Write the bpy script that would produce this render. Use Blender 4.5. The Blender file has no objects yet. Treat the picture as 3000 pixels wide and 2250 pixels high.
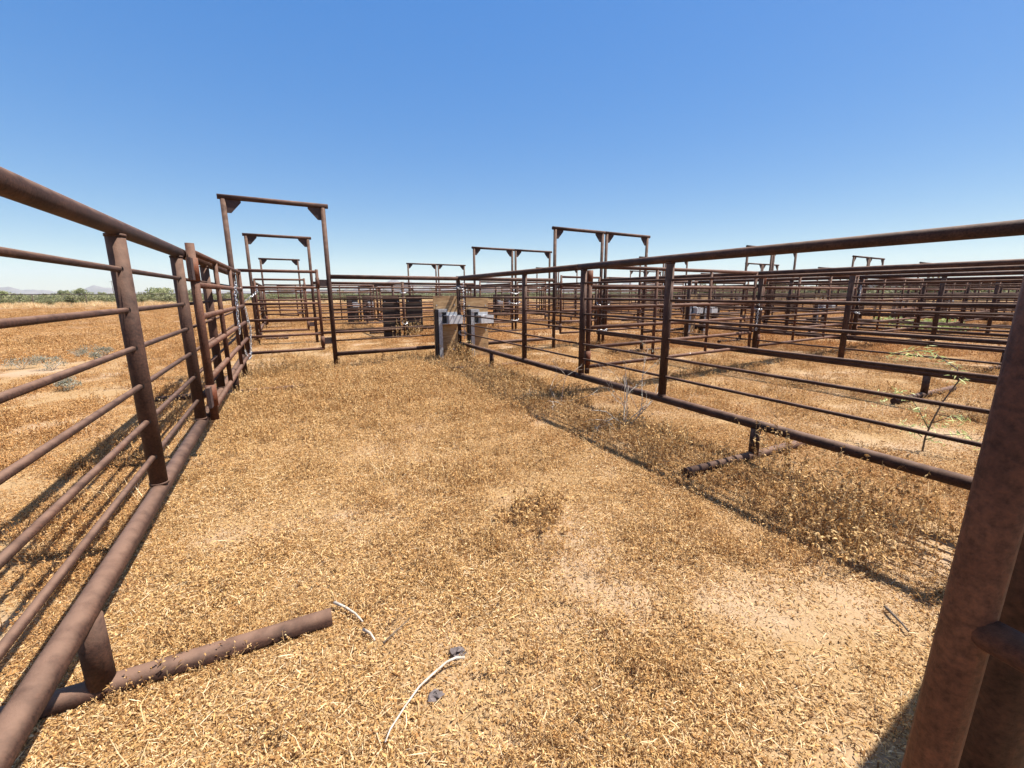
import bpy, math, random
import numpy as np
from mathutils import Vector, Matrix

random.seed(7)
rng = np.random.default_rng(11)
scene = bpy.context.scene
COL = scene.collection
S = 0.0906                       # the cross fences run slightly askew to the side fences
PI = math.pi


def W(x, y):                     # pen grid -> world (cross lines are skewed)
    return (x, y + S * x)


def gz(x, y):                    # gentle lie of the land
    f = max(0.0, 1 - math.hypot(x, y) / 60)
    return f * (0.012 * math.sin(1.3 * x + 0.7 * y) + 0.010 * math.sin(0.6 * x - 1.1 * y + 2) + 0.006 * math.sin(3.1 * x + 2.3 * y))


# ---------------------------------------------------------------- tagging
def tag(o, label=None, cat=None, group=None, kind=None):
    if label: o['label'] = label
    if cat: o['category'] = cat
    if group: o['group'] = group
    if kind: o['kind'] = kind
    return o


def empty(name, loc=(0, 0, 0), rz=0.0):
    o = bpy.data.objects.new(name, None)
    o.empty_display_size = 0.1
    COL.objects.link(o)
    o.location = loc
    o.rotation_euler = (0, 0, rz)
    return o


def part(name, mesh, parent=None, loc=None):
    o = bpy.data.objects.new(name, mesh)
    COL.objects.link(o)
    if parent: o.parent = parent
    if loc: o.location = loc
    return o


# ---------------------------------------------------------------- mesh builder
class MB:
    def __init__(self):
        self.v, self.f, self.m, self.s, self.c = [], [], [], [], []
        self.usec = False

    def face(self, idx, mat=0, smooth=False):
        self.f.append(idx); self.m.append(mat); self.s.append(smooth)

    def tube(self, p0, p1, r, n=12, r1=None, cap=True, mat=0):
        p0, p1 = Vector(p0), Vector(p1)
        r1 = r if r1 is None else r1
        d = (p1 - p0).normalized()
        a = d.orthogonal().normalized(); b = d.cross(a)
        k = len(self.v)
        for i in range(n):
            t = 2 * PI * i / n
            o = a * math.cos(t) + b * math.sin(t)
            self.v.append(p0 + o * r); self.v.append(p1 + o * r1)
        for i in range(n):
            j = (i + 1) % n
            self.face((k + 2 * i, k + 2 * j, k + 2 * j + 1, k + 2 * i + 1), mat, True)
        if cap:
            self.face(tuple(k + 2 * i for i in range(n))[::-1], mat)
            self.face(tuple(k + 2 * i + 1 for i in range(n)), mat)

    def path(self, pts, r, n=6, taper=1.0, mat=0):
        pts = [Vector(p) for p in pts]
        k = len(self.v); m = len(pts)
        ref = Vector((0.31, 0.17, 0.93)).normalized()
        for q, p in enumerate(pts):
            d = (pts[min(q + 1, m - 1)] - pts[max(q - 1, 0)])
            d = d.normalized() if d.length > 1e-9 else Vector((0, 0, 1))
            a = d.cross(ref)
            a = a.normalized() if a.length > 1e-3 else d.orthogonal().normalized()
            b = d.cross(a)
            rr = r * (1 + (taper - 1) * q / max(1, m - 1))
            for i in range(n):
                t = 2 * PI * i / n
                self.v.append(p + a * math.cos(t) * rr + b * math.sin(t) * rr)
        for q in range(m - 1):
            for i in range(n):
                j = (i + 1) % n
                self.face((k + q * n + i, k + q * n + j, k + (q + 1) * n + j, k + (q + 1) * n + i), mat, True)
        self.face(tuple(k + i for i in range(n))[::-1], mat)
        self.face(tuple(k + (m - 1) * n + i for i in range(n)), mat)

    def box(self, lo, hi, mat=0):
        x0, y0, z0 = lo; x1, y1, z1 = hi
        k = len(self.v)
        for p in ((x0, y0, z0), (x1, y0, z0), (x1, y1, z0), (x0, y1, z0), (x0, y0, z1), (x1, y0, z1), (x1, y1, z1), (x0, y1, z1)):
            self.v.append(Vector(p))
        for q in ((3, 2, 1, 0), (4, 5, 6, 7), (0, 1, 5, 4), (1, 2, 6, 5), (2, 3, 7, 6), (3, 0, 4, 7)):
            self.face(tuple(k + i for i in q), mat)

    def prism(self, poly, off, mat=0):      # polygon of 3-D points pushed along off
        k = len(self.v); n = len(poly); off = Vector(off)
        for p in poly: self.v.append(Vector(p))
        for p in poly: self.v.append(Vector(p) + off)
        self.face(tuple(k + i for i in range(n))[::-1], mat)
        self.face(tuple(k + n + i for i in range(n)), mat)
        for i in range(n):
            j = (i + 1) % n
            self.face((k + i, k + j, k + n + j, k + n + i), mat)

    def mesh(self, name, mats):
        me = bpy.data.meshes.new(name)
        me.from_pydata([tuple(p) for p in self.v], [], self.f)
        for m in (mats if isinstance(mats, (list, tuple)) else [mats]): me.materials.append(m)
        me.polygons.foreach_set('material_index', self.m)
        me.polygons.foreach_set('use_smooth', self.s)
        me.update()
        return me


# ---------------------------------------------------------------- materials
def new_mat(name):
    m = bpy.data.materials.new(name)
    m.use_nodes = True
    nt = m.node_tree
    bs = nt.nodes['Principled BSDF']
    return m, nt, bs


def nd(nt, typ, **kw):
    n = nt.nodes.new(typ)
    for k, v in kw.items():
        if k.startswith('i_'):
            key = k[2:]
            key = int(key) if key.isdigit() else key.replace('_', ' ')
            n.inputs[key].default_value = v
        else:
            setattr(n, k, v)
    return n


def ramp(nt, fac, stops, interp='LINEAR'):
    r = nt.nodes.new('ShaderNodeValToRGB')
    r.color_ramp.interpolation = interp
    e = r.color_ramp.elements
    while len(e) > 1: e.remove(e[-1])
    e[0].position = stops[0][0]; e[0].color = (*stops[0][1], 1)
    for p, c in stops[1:]:
        q = e.new(p); q.color = (*c, 1)
    nt.links.new(fac, r.inputs[0])
    return r.outputs[0]


def mix(nt, fac, a, b, blend='MIX'):
    n = nt.nodes.new('ShaderNodeMix'); n.data_type = 'RGBA'; n.blend_type = blend
    for sock, val in ((n.inputs[0], fac), (n.inputs[6], a), (n.inputs[7], b)):
        if hasattr(val, 'links'): nt.links.new(val, sock)
        elif isinstance(val, (int, float)): sock.default_value = val
        else: sock.default_value = (*val, 1)
    return n.outputs[2]


def rust(name, dark, mid, light, specks=True):
    m, nt, bs = new_mat(name)
    geo = nd(nt, 'ShaderNodeNewGeometry')
    pos = geo.outputs['Position']
    oi = nd(nt, 'ShaderNodeObjectInfo')
    n1 = nd(nt, 'ShaderNodeTexNoise', i_Scale=5.0, i_Detail=6.0, i_Roughness=0.65); nt.links.new(pos, n1.inputs['Vector'])
    n2 = nd(nt, 'ShaderNodeTexNoise', i_Scale=90.0, i_Detail=4.0, i_Roughness=0.7); nt.links.new(pos, n2.inputs['Vector'])
    c = ramp(nt, n1.outputs[0], [(0.3, dark), (0.52, mid), (0.75, light)])
    g = ramp(nt, n2.outputs[0], [(0.32, (0.55, 0.54, 0.54)), (0.5, (1.0, 1.0, 1.0)), (0.68, (1.45, 1.36, 1.28))])
    c = mix(nt, 1.0, c, g, 'MULTIPLY')
    orand = ramp(nt, oi.outputs['Random'], [(0, (0.85, 0.84, 0.84)), (1, (1.1, 1.08, 1.06))])
    c = mix(nt, 1.0, c, orand, 'MULTIPLY')
    # settled dust on the upward side, lightened to paint in sunlit tops
    sx = nd(nt, 'ShaderNodeSeparateXYZ'); nt.links.new(geo.outputs['Normal'], sx.inputs[0])
    n3 = nd(nt, 'ShaderNodeTexNoise', i_Scale=14.0, i_Detail=5.0); nt.links.new(pos, n3.inputs['Vector'])
    mu = nd(nt, 'ShaderNodeMath', operation='MULTIPLY'); nt.links.new(sx.outputs[2], mu.inputs[0]); nt.links.new(n3.outputs[0], mu.inputs[1])
    du = ramp(nt, mu.outputs[0], [(0.12, (0, 0, 0)), (0.5, (0.75, 0.75, 0.75))])
    c = mix(nt, du, c, (0.215, 0.128, 0.088))
    if specks:                                # bird droppings and paint flecks
        v = nd(nt, 'ShaderNodeTexVoronoi', i_Scale=3.6); nt.links.new(pos, v.inputs['Vector'])
        nz = nd(nt, 'ShaderNodeTexNoise', i_Scale=60.0, i_Detail=2.0); nt.links.new(pos, nz.inputs['Vector'])
        ad = nd(nt, 'ShaderNodeMath', operation='MULTIPLY_ADD'); nt.links.new(nz.outputs[0], ad.inputs[0]); ad.inputs[1].default_value = 0.06
        nt.links.new(v.outputs['Distance'], ad.inputs[2])
        sp = ramp(nt, ad.outputs[0], [(0.055, (1, 1, 1)), (0.062, (0, 0, 0))])
        up = ramp(nt, sx.outputs[2], [(0.0, (0, 0, 0)), (0.3, (1, 1, 1))])
        sp = mix(nt, 1.0, sp, up, 'MULTIPLY')
        c = mix(nt, sp, c, (0.72, 0.70, 0.64))
    nt.links.new(c, bs.inputs['Base Color'])
    bs.inputs['Roughness'].default_value = 0.72
    bs.inputs['Specular IOR Level'].default_value = 0.22
    bp = nd(nt, 'ShaderNodeBump', i_Strength=0.45, i_Distance=0.004); nt.links.new(n2.outputs[0], bp.inputs['Height'])
    nt.links.new(bp.outputs[0], bs.inputs['Normal'])
    return m


M_PIPE = rust('rusted_pipe', (0.026, 0.0135, 0.0105), (0.052, 0.026, 0.0185), (0.092, 0.046, 0.031))
M_GATE = rust('rusted_gate_pipe', (0.048, 0.021, 0.014), (0.088, 0.038, 0.024), (0.135, 0.062, 0.038))
M_SLEEVE = rust('orange_rust_sleeve', (0.085, 0.027, 0.014), (0.14, 0.045, 0.021), (0.18, 0.07, 0.035), False)
M_TAB = rust('dark_rust_plate', (0.035, 0.024, 0.024), (0.06, 0.04, 0.038), (0.09, 0.06, 0.05), False)

M_HOLE, nt, bs = new_mat('hole_gap_shade')  # black collar paints the shade in the gap around each rail
bs.inputs['Base Color'].default_value = (0.012, 0.009, 0.009, 1); bs.inputs['Roughness'].default_value = 0.95

M_GALV, nt, bs = new_mat('galvanised_steel')
g = nd(nt, 'ShaderNodeNewGeometry'); v = nd(nt, 'ShaderNodeTexNoise', i_Scale=26.0, i_Detail=5.0); nt.links.new(g.outputs['Position'], v.inputs['Vector'])
nt.links.new(ramp(nt, v.outputs[0], [(0.3, (0.30, 0.31, 0.33)), (0.7, (0.50, 0.51, 0.53))]), bs.inputs['Base Color'])
bs.inputs['Metallic'].default_value = 0.55; bs.inputs['Roughness'].default_value = 0.5

M_BOWL, nt, bs = new_mat('lit_steel_bowl')  # lighter copy of the galvanised steel, painting in the lit bowl front
g = nd(nt, 'ShaderNodeNewGeometry'); v = nd(nt, 'ShaderNodeTexNoise', i_Scale=18.0, i_Detail=5.0); nt.links.new(g.outputs['Position'], v.inputs['Vector'])
nt.links.new(ramp(nt, v.outputs[0], [(0.3, (0.50, 0.50, 0.51)), (0.7, (0.68, 0.68, 0.68))]), bs.inputs['Base Color'])
bs.inputs['Metallic'].default_value = 0.3; bs.inputs['Roughness'].default_value = 0.42

M_CHAIN, nt, bs = new_mat('zinc_chain')
bs.inputs['Base Color'].default_value = (0.55, 0.56, 0.58, 1); bs.inputs['Metallic'].default_value = 0.85; bs.inputs['Roughness'].default_value = 0.32

M_DARK, nt, bs = new_mat('recess_shade')  # near-black colour for the shade inside the waterer recess
bs.inputs['Base Color'].default_value = (0.02, 0.02, 0.022, 1); bs.inputs['Roughness'].default_value = 0.5


def wood(name, a, b, c0):
    m, nt, bs = new_mat(name)
    tc = nd(nt, 'ShaderNodeTexCoord'); mp = nd(nt, 'ShaderNodeMapping'); mp.inputs['Scale'].default_value = (2.2, 8, 22)
    nt.links.new(tc.outputs['Object'], mp.inputs[0])
    n1 = nd(nt, 'ShaderNodeTexNoise', i_Scale=1.6, i_Detail=6.0, i_Distortion=1.2); nt.links.new(mp.outputs[0], n1.inputs['Vector'])
    c = ramp(nt, n1.outputs[0], [(0.3, a), (0.5, b), (0.7, c0)])
    n2 = nd(nt, 'ShaderNodeTexNoise', i_Scale=6.0, i_Detail=4.0); nt.links.new(tc.outputs['Object'], n2.inputs['Vector'])
    c = mix(nt, 1.0, c, ramp(nt, n2.outputs[0], [(0.3, (0.75, 0.74, 0.72)), (0.7, (1.1, 1.1, 1.1))]), 'MULTIPLY')
    v = nd(nt, 'ShaderNodeTexVoronoi', i_Scale=4.5); nt.links.new(tc.outputs['Object'], v.inputs['Vector'])
    c = mix(nt, ramp(nt, v.outputs['Distance'], [(0.05, (1, 1, 1)), (0.1, (0, 0, 0))]), c, (a[0] * .4, a[1] * .4, a[2] * .4))
    nt.links.new(c, bs.inputs['Base Color']); bs.inputs['Roughness'].default_value = 0.85
    return m


M_PLY = wood('weathered_plywood', (0.22, 0.12, 0.055), (0.38, 0.235, 0.11), (0.47, 0.31, 0.16))
M_PLYD = wood('dark_board', (0.018, 0.012, 0.010), (0.03, 0.02, 0.016), (0.045, 0.03, 0.024))  # same wood grain in a much darker tone


def attr_leaf(name, rough=0.75, trans=0.25):
    """dry or green leaf whose hue is a property of each leaf (colour attribute) and each plant (tint)"""
    m, nt, bs = new_mat(name)
    a = nd(nt, 'ShaderNodeAttribute', attribute_name='Col')
    t = nd(nt, 'ShaderNodeAttribute', attribute_name='tint', attribute_type='INSTANCER')
    tc = ramp(nt, t.outputs['Fac'], [(0.0, (1.32, 1.36, 1.42)), (0.5, (1.20, 1.13, 1.08)), (1.0, (1.04, 0.82, 0.66))])
    c = mix(nt, 1.0, a.outputs['Color'], tc, 'MULTIPLY')
    nt.links.new(c, bs.inputs['Base Color'])
    bs.inputs['Roughness'].default_value = rough
    bs.inputs['Specular IOR Level'].default_value = 0.3
    tr = nd(nt, 'ShaderNodeBsdfTranslucent'); nt.links.new(c, tr.inputs['Color'])
    ms = nd(nt, 'ShaderNodeMixShader'); ms.inputs[0].default_value = trans
    nt.links.new(bs.outputs[0], ms.inputs[1]); nt.links.new(tr.outputs[0], ms.inputs[2])
    nt.links.new(ms.outputs[0], nt.nodes['Material Output'].inputs[0])
    return m


M_LEAF = attr_leaf('dry_leaf')
M_GREEN = attr_leaf('living_leaf', 0.6, 0.3)


def plain_noise(name, a, b, scale=20, rough=0.85):
    m, nt, bs = new_mat(name)
    g = nd(nt, 'ShaderNodeNewGeometry'); n = nd(nt, 'ShaderNodeTexNoise', i_Scale=scale, i_Detail=5.0); nt.links.new(g.outputs['Position'], n.inputs['Vector'])
    nt.links.new(ramp(nt, n.outputs[0], [(0.3, a), (0.7, b)]), bs.inputs['Base Color'])
    bs.inputs['Roughness'].default_value = rough
    return m


M_TWIG = plain_noise('bleached_twig', (0.36, 0.30, 0.24), (0.62, 0.55, 0.46), 40)
M_BARK = plain_noise('grey_brown_bark', (0.06, 0.045, 0.035), (0.16, 0.12, 0.09), 50)
M_STONE = plain_noise('dark_stone', (0.07, 0.055, 0.05), (0.20, 0.16, 0.15), 30)
M_WIRE = plain_noise('old_fence_steel', (0.05, 0.035, 0.03), (0.10, 0.07, 0.06), 3)
M_HILL = plain_noise('desert_hill_rock', (0.10, 0.085, 0.07), (0.19, 0.155, 0.125), 0.004)

# ---- ground
M_GROUND, nt, bs = new_mat('desert_ground')
g = nd(nt, 'ShaderNodeNewGeometry'); P = g.outputs['Position']


def noise(scale, detail=5.0, rough=0.6, dist=0.0):
    n = nd(nt, 'ShaderNodeTexNoise', i_Scale=scale, i_Detail=detail, i_Roughness=rough, i_Distortion=dist); nt.links.new(P, n.inputs['Vector'])
    return n.outputs[0]


soil = ramp(nt, noise(1.1, 6), [(0.3, (0.36, 0.25, 0.162)), (0.5, (0.415, 0.30, 0.20)), (0.72, (0.46, 0.345, 0.245))])
soil = mix(nt, 1.0, soil, ramp(nt, noise(150, 3), [(0.3, (0.82, 0.80, 0.78)), (0.65, (1.06, 1.06, 1.06))]), 'MULTIPLY')
straw = ramp(nt, noise(70, 4, 0.75), [(0.28, (0.14, 0.075, 0.03)), (0.45, (0.30, 0.185, 0.08)), (0.62, (0.40, 0.265, 0.13)), (0.8, (0.46, 0.34, 0.20))])
mask = ramp(nt, noise(0.9, 7, 0.65, 0.4), [(0.36, (0.15, 0.15, 0.15)), (0.52, (0.85, 0.85, 0.85))])
near = mix(nt, mask, soil, straw)
ff = ramp(nt, noise(0.35, 7, 0.7, 0.3), [(0.3, (0.25, 0.130, 0.055)), (0.5, (0.32, 0.185, 0.084)), (0.62, (0.35, 0.225, 0.14)), (0.75, (0.37, 0.26, 0.15))])
ff = mix(nt, 1.0, ff, ramp(nt, noise(9, 6, 0.75), [(0.3, (0.6, 0.57, 0.52)), (0.65, (1.1, 1.1, 1.1))]), 'MULTIPLY')
ln = nd(nt, 'ShaderNodeVectorMath', operation='LENGTH'); nt.links.new(P, ln.inputs[0])
mr = nd(nt, 'ShaderNodeMapRange'); mr.inputs[1].default_value = 9; mr.inputs[2].default_value = 26; nt.links.new(ln.outputs['Value'], mr.inputs[0])
base = mix(nt, mr.outputs[0], near, ff)
mr2 = nd(nt, 'ShaderNodeMapRange'); mr2.inputs[1].default_value = 62; mr2.inputs[2].default_value = 95; nt.links.new(ln.outputs['Value'], mr2.inputs[0])
scrubc = ramp(nt, noise(0.05, 6), [(0.35, (0.24, 0.185, 0.10)), (0.6, (0.13, 0.13, 0.06))])
base = mix(nt, mr2.outputs[0], base, scrubc)
nt.links.new(base, bs.inputs['Base Color']); bs.inputs['Roughness'].default_value = 0.95; bs.inputs['Specular IOR Level'].default_value = 0.15
bp = nd(nt, 'ShaderNodeBump', i_Strength=0.55, i_Distance=0.012); nt.links.new(noise(45, 6, 0.7), bp.inputs['Height'])
nt.links.new(bp.outputs[0], bs.inputs['Normal'])

# ---------------------------------------------------------------- setting: ground and hills
def axis():
    a = [0.0]; st = 0.16
    while a[-1] < 10400:
        a.append(a[-1] + st)
        if a[-1] > 10: st *= 1.10
    a = np.array(a)
    return np.concatenate([-a[:0:-1], a])


ax = axis(); n = len(ax)
X, Y = np.meshgrid(ax, ax, indexing='ij')
f = np.clip(1 - np.hypot(X, Y) / 60, 0, 1)
Z = f * (0.012 * np.sin(1.3 * X + 0.7 * Y) + 0.010 * np.sin(0.6 * X - 1.1 * Y + 2) + 0.006 * np.sin(3.1 * X + 2.3 * Y))
co = np.stack([X, Y, Z], -1).reshape(-1, 3)
idx = np.arange(n * n).reshape(n, n)
fa = np.stack([idx[:-1, :-1], idx[1:, :-1], idx[1:, 1:], idx[:-1, 1:]], -1).reshape(-1, 4)


def np_mesh(name, co, faces, mat, cols=None, smooth=False):
    me = bpy.data.meshes.new(name)
    k = faces.shape[1]
    me.vertices.add(len(co)); me.vertices.foreach_set('co', np.asarray(co, np.float32).ravel())
    me.loops.add(faces.size); me.loops.foreach_set('vertex_index', faces.astype(np.int32).ravel())
    me.polygons.add(len(faces)); me.polygons.foreach_set('loop_start', np.arange(0, faces.size, k, dtype=np.int32))
    me.polygons.foreach_set('use_smooth', np.full(len(faces), smooth))
    me.materials.append(mat)
    me.update(calc_edges=True)
    if cols is not None:
        a = me.color_attributes.new('Col', 'FLOAT_COLOR', 'POINT')
        a.data.foreach_set('color', np.concatenate([cols, np.ones((len(cols), 1))], 1).astype(np.float32).ravel())
    return me


ground = part('ground', np_mesh('ground', co, fa, M_GROUND, smooth=True)); tag(ground, kind='structure')

# distant hills: a ring of low ridges 7.5-9 km away
def hills_mesh():
    peaks = [(-21, 5, .009), (-15.2, 2.2, .0125), (-11, 4, .007), (3, 6, .010), (10, 2.3, .024), (12.3, 1.6, .030), (14.2, 1.5, .026), (17, 3, .016),
             (20, 1.8, .021), (24.5, 1.6, .0215), (27, 3, .014), (34, 4, .012), (42, 2.2, .021), (45, 1.6, .023), (49, 4, .013), (58, 6, .012), (68, 5, .015), (78, 6, .012), (-35, 8, .010)]
    az = np.radians(np.arange(-50, 95, 0.12))
    deg = np.degrees(az)
    h = np.full_like(az, .0065)
    for a, w, p in peaks: h = np.maximum(h, p * np.exp(-((deg - a) / w) ** 2))
    for k_, (fr, am) in enumerate(((1.1, .0012), (2.7, .0009), (6.1, .0005), (13, .0003))):
        h += am * np.sin(fr * deg + k_ * 1.7)
    rings = [(7600, 0.0), (7900, .35), (8200, .75), (8500, 1.0), (8900, .8), (9400, 0.0)]
    co = []
    for q, (r, k) in enumerate(rings):
        jit = 1 + .12 * np.sin(deg * 3.3 + q) * (0 < q < 5)
        co.append(np.stack([r * np.sin(az), r * np.cos(az), np.maximum(0, h * 8500 * k * jit) + (-0.6 if k == 0 else 0)], -1))
    co = np.concatenate(co); m = len(az)
    i = np.arange(m - 1)
    fs = [np.stack([q * m + i, q * m + i + 1, (q + 1) * m + i + 1, (q + 1) * m + i], -1) for q in range(len(rings) - 1)]
    return np_mesh('hills', co, np.concatenate(fs), M_HILL, smooth=True)


tag(part('hills', hills_mesh()), kind='structure')

# ---------------------------------------------------------------- pipe fence panels
RAILZ = (0.508, 0.689, 0.867, 1.049, 1.228, 1.412)
ZT, ZB = 1.60, 0.305
RP = 0.0375
_cache = {}


def cached(key, fn):
    if key not in _cache: _cache[key] = fn()
    return _cache[key]


def tube_mesh(name, L, r, n, mat, axis='x'):
    def mk():
        b = MB(); b.tube((0, 0, 0), (L, 0, 0) if axis == 'x' else (0, 0, L), r, n); return b.mesh(name, mat)
    return cached((name, round(L, 3), r, n, mat.name, axis), mk)


def panel(name_label, p0, ang, L, posts=(), ground_posts=(), legs=(), zt=ZT, zb=ZB, group=None, near=True, foot=(0.85, 0.85), holes=()):
    """pipe panel along local +x from p0"""
    n = 20 if near else 10
    nr = 12 if near else 6
    z0 = 0.0
    root = empty('pipe_fence_panel', (p0[0], p0[1], z0), ang)
    tag(root, name_label, 'fence', group)
    part('top_rail', tube_mesh('top_rail', L, RP, n, M_PIPE), root, (0, 0, zt))
    part('bottom_rail', tube_mesh('bottom_rail', L, RP, n, M_PIPE), root, (0, 0, zb))
    for z in RAILZ:
        part('rail', tube_mesh('rail', L - 0.012, 0.0128, nr, M_PIPE), root, (0.006, 0, z + (zt - ZT)))
    for u in posts:
        def mk():
            b = MB(); b.tube((0, 0, zb + RP * .8), (0, 0, zt - RP * .8), RP, n)
            if near:
                for z in (zb + RP, zt - RP): b.tube((0, 0, z - .006), (0, 0, z + .006), RP + .003, n)
            if u in holes:
                for z in RAILZ: b.tube((-RP * .93, 0, z + .002), (RP * .93, 0, z + .002), .0185, 12, mat=1)
            return b.mesh('post', [M_PIPE, M_HOLE])
        part('post', cached(('post', zb, zt, n, u in holes), mk), root, (u, 0, 0))
    for u in ground_posts:
        def mk():
            b = MB(); b.tube((0, 0, -0.25), (0, 0, zt + RP), RP * 1.12, n); return b.mesh('corner_post', M_PIPE)
        part('corner_post', cached(('gpost', zt, n), mk), root, (u, 0, 0))
    for u in legs:
        def mk():
            b = MB(); b.tube((0, 0, 0.05), (0, 0, zb - RP * .8), RP, n); return b.mesh('leg', M_PIPE)
        lg = part('leg', cached(('leg', zb, n), mk), root, (u, 0, 0))
        def mk2():
            b = MB(); b.tube((0, -foot[0], 0.030), (0, foot[1], 0.036), 0.0365, n); return b.mesh('foot', M_PIPE)
        part('foot', cached(('foot', foot, n), mk2), lg)
    return root


LX = [-0.647 + 3.84 * i for i in range(10)]
ORD = ['leftmost', 'second', 'third', 'fourth', 'fifth', 'sixth', 'seventh', 'eighth', 'ninth', 'tenth']
NTH = ['first', 'second', 'third', 'fourth', 'fifth', 'sixth', 'seventh', 'eighth', 'ninth', 'tenth']
G_SIDE = 'rusty pipe panels between neighbouring pens'
G_CROSS = 'rusty pipe panels along the alley lines'
G_ARCH = 'tall pipe arches over the pen gates'
G_GATE = 'small pipe gates under the arches'
G_WIDE = 'wide pipe gates across the pens'
G_WAT = 'livestock waterers on boards at pen corners'

NEARL = {0: 'long rusty pipe panel in the left foreground, outermost fence of the pens',
         1: 'long rusty pipe panel crossing the right foreground, nearest on the right',
         2: 'rusty pipe panel on the right seen directly through the nearest right panel'}
FARL = {0: 'rusty pipe panel behind the opened wide gate on the left',
        1: 'rusty pipe panel running from the board corner post toward the right foreground',
        2: 'rusty pipe panel reaching the closest pair of arches from the right'}
for i, x in enumerate(LX):
    for blk, y0 in (('front', 0.1), ('rear', 12.96)):
        nr = blk == 'front' and i < 4
        if blk == 'front':
            l1 = NEARL.get(i, f'rusty pipe side panel in the front pens, {ORD[i]} fence line from the left, nearer half')
            l2 = FARL.get(i, f'rusty pipe side panel in the front pens, {ORD[i]} fence line from the left, farther half')
        else:
            l1 = f'distant rusty pipe side panel beyond the alley, {ORD[i]} fence line from the left, nearer half'
            l2 = f'distant rusty pipe side panel beyond the alley, {ORD[i]} fence line from the left, farther half'
        X0, Y0 = W(x, y0)
        gp = (0.0,) if i % 2 else ()
        if not (blk == 'front' and i >= 7):
            panel(l1, (X0, Y0), PI / 2, 4.03, posts=((2.63, 3.95) if blk == 'front' else (1.35,)), ground_posts=(gp if blk == 'front' else gp),
                  legs=(1.65,), near=nr, group=G_SIDE, holes=((2.63, 3.95) if i == 0 else ()), foot=(0.70, 0.85) if i == 0 else (0.85, 0.75),
                  zb=0.325 if i == 0 and blk == 'front' else (0.288 if i == 1 and blk == 'front' else ZB))
        X1, Y1 = W(x, y0 + 4.05)
        L2 = 4.13 if blk == 'front' else 4.32
        panel(l2, (X1, Y1), PI / 2, L2, posts=((1.2 if i == 0 else 1.35), ) if blk == 'front' else (0.04, 1.35), ground_posts=((L2,) if i % 2 else ()),
              legs=(2.55,), near=nr, group=G_SIDE, zb=0.325 if i == 0 and blk == 'front' else (0.288 if i == 1 and blk == 'front' else ZB))

# ---------------------------------------------------------------- arches, gates, cross panels, waterers
CA = math.atan(S)
CF = math.sqrt(1 + S * S)


def gusset(b, xc, zc, sx):
    p = [(xc, 0, zc), (xc + sx * .20, 0, zc), (xc + sx * .20, 0, zc - .03), (xc + sx * .06, 0, zc - .19), (xc, 0, zc - .19)]
    if sx < 0: p = p[::-1]
    b.prism([(q[0], -.006, q[2]) for q in p], (0, .012, 0))


def arch(label, x, yrow, w, hinge_right, near=True, za=2.72):
    """x: left post; w: distance between posts"""
    n = 18 if near else 10
    p = W(x, yrow)
    root = empty('gate_arch', (p[0], p[1], 0), CA)
    tag(root, label, 'arch', G_ARCH)
    w *= CF

    def mkp():
        b = MB(); b.tube((0, 0, -.25), (0, 0, za - RP * .8), RP, n); return b.mesh('post', M_PIPE)
    part('post', cached(('apost', n, za), mkp), root)
    part('post', cached(('apost', n, za), mkp), root, (w, 0, 0))

    def mkb():
        b = MB(); b.tube((-.07, 0, 0), (w + .08, 0, 0), RP, n); return b.mesh('crossbar', M_PIPE)
    part('crossbar', cached(('abar', n, round(w, 3)), mkb), root, (0, 0, za))
    for sx, xx in ((1, RP * .8), (-1, w - RP * .8)):
        def mkg():
            b = MB(); gusset(b, 0, 0, sx); return b.mesh('gusset', M_TAB)
        part('gusset', cached(('gus', sx), mkg), root, (xx, 0, za - RP * .9))
    hx = w if hinge_right else 0
    sx = -1 if hinge_right else 1
    for z in (1.48, 0.50):
        def mkt():
            b = MB(); b.box((min(0, sx * .15), -.02, -.055), (max(0, sx * .15), .02, .055)); return b.mesh('hinge_plate', M_TAB)
        part('hinge_plate', cached(('tab', sx), mkt), root, (hx + sx * RP * .9, 0, z))
    return root


GZ = [0.37 + .258 * k for k in range(6)]


def small_gate(label, hx, yrow, w, hinge_right, swing=0.0, near=True, dz=0.0, world=None, ang=None, lean=0.0):
    """gate frame whose hinge stile stands at hx"""
    n = 14 if near else 8
    p = world or W(hx, yrow)
    base = (CA + (PI if hinge_right else 0)) if ang is None else ang
    root = empty('pipe_gate', (p[0], p[1], dz), base + swing)
    tag(root, label, 'gate', G_GATE)
    if lean:                                # a gate that no longer hangs true: it leans about its own length, pivoting at rail height
        root.rotation_euler = (-lean, 0, base + swing)
        ax_ = base + swing + PI / 2
        root.location = (p[0] + math.cos(ax_) * -lean * .85, p[1] + math.sin(ax_) * -lean * .85, dz)
    r = 0.025

    def mks(top, bot):
        def f():
            b = MB(); b.tube((0, 0, bot), (0, 0, top), r, n); return b.mesh('stile', M_GATE)
        return cached(('stile', n, top, bot), f)
    part('stile', mks(1.70, .35), root)
    part('stile', mks(1.68, .37 - r), root, (w, 0, 0))
    for k, z in enumerate(GZ):
        part('rail', tube_mesh('gate_rail', w, r if k in (0, 5) else .021, n, M_GATE), root, (0, 0, z))
    for z in (1.48, .50):
        def mk():
            b = MB(); b.tube((0, 0, -.085), (0, 0, .085), .032, n); return b.mesh('hinge_sleeve', M_GATE)
        part('hinge_sleeve', cached(('slv', n), mk), root, (0, 0, z))
    return root


WZ = [0.385 + .243 * k for k in range(6)]


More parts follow.
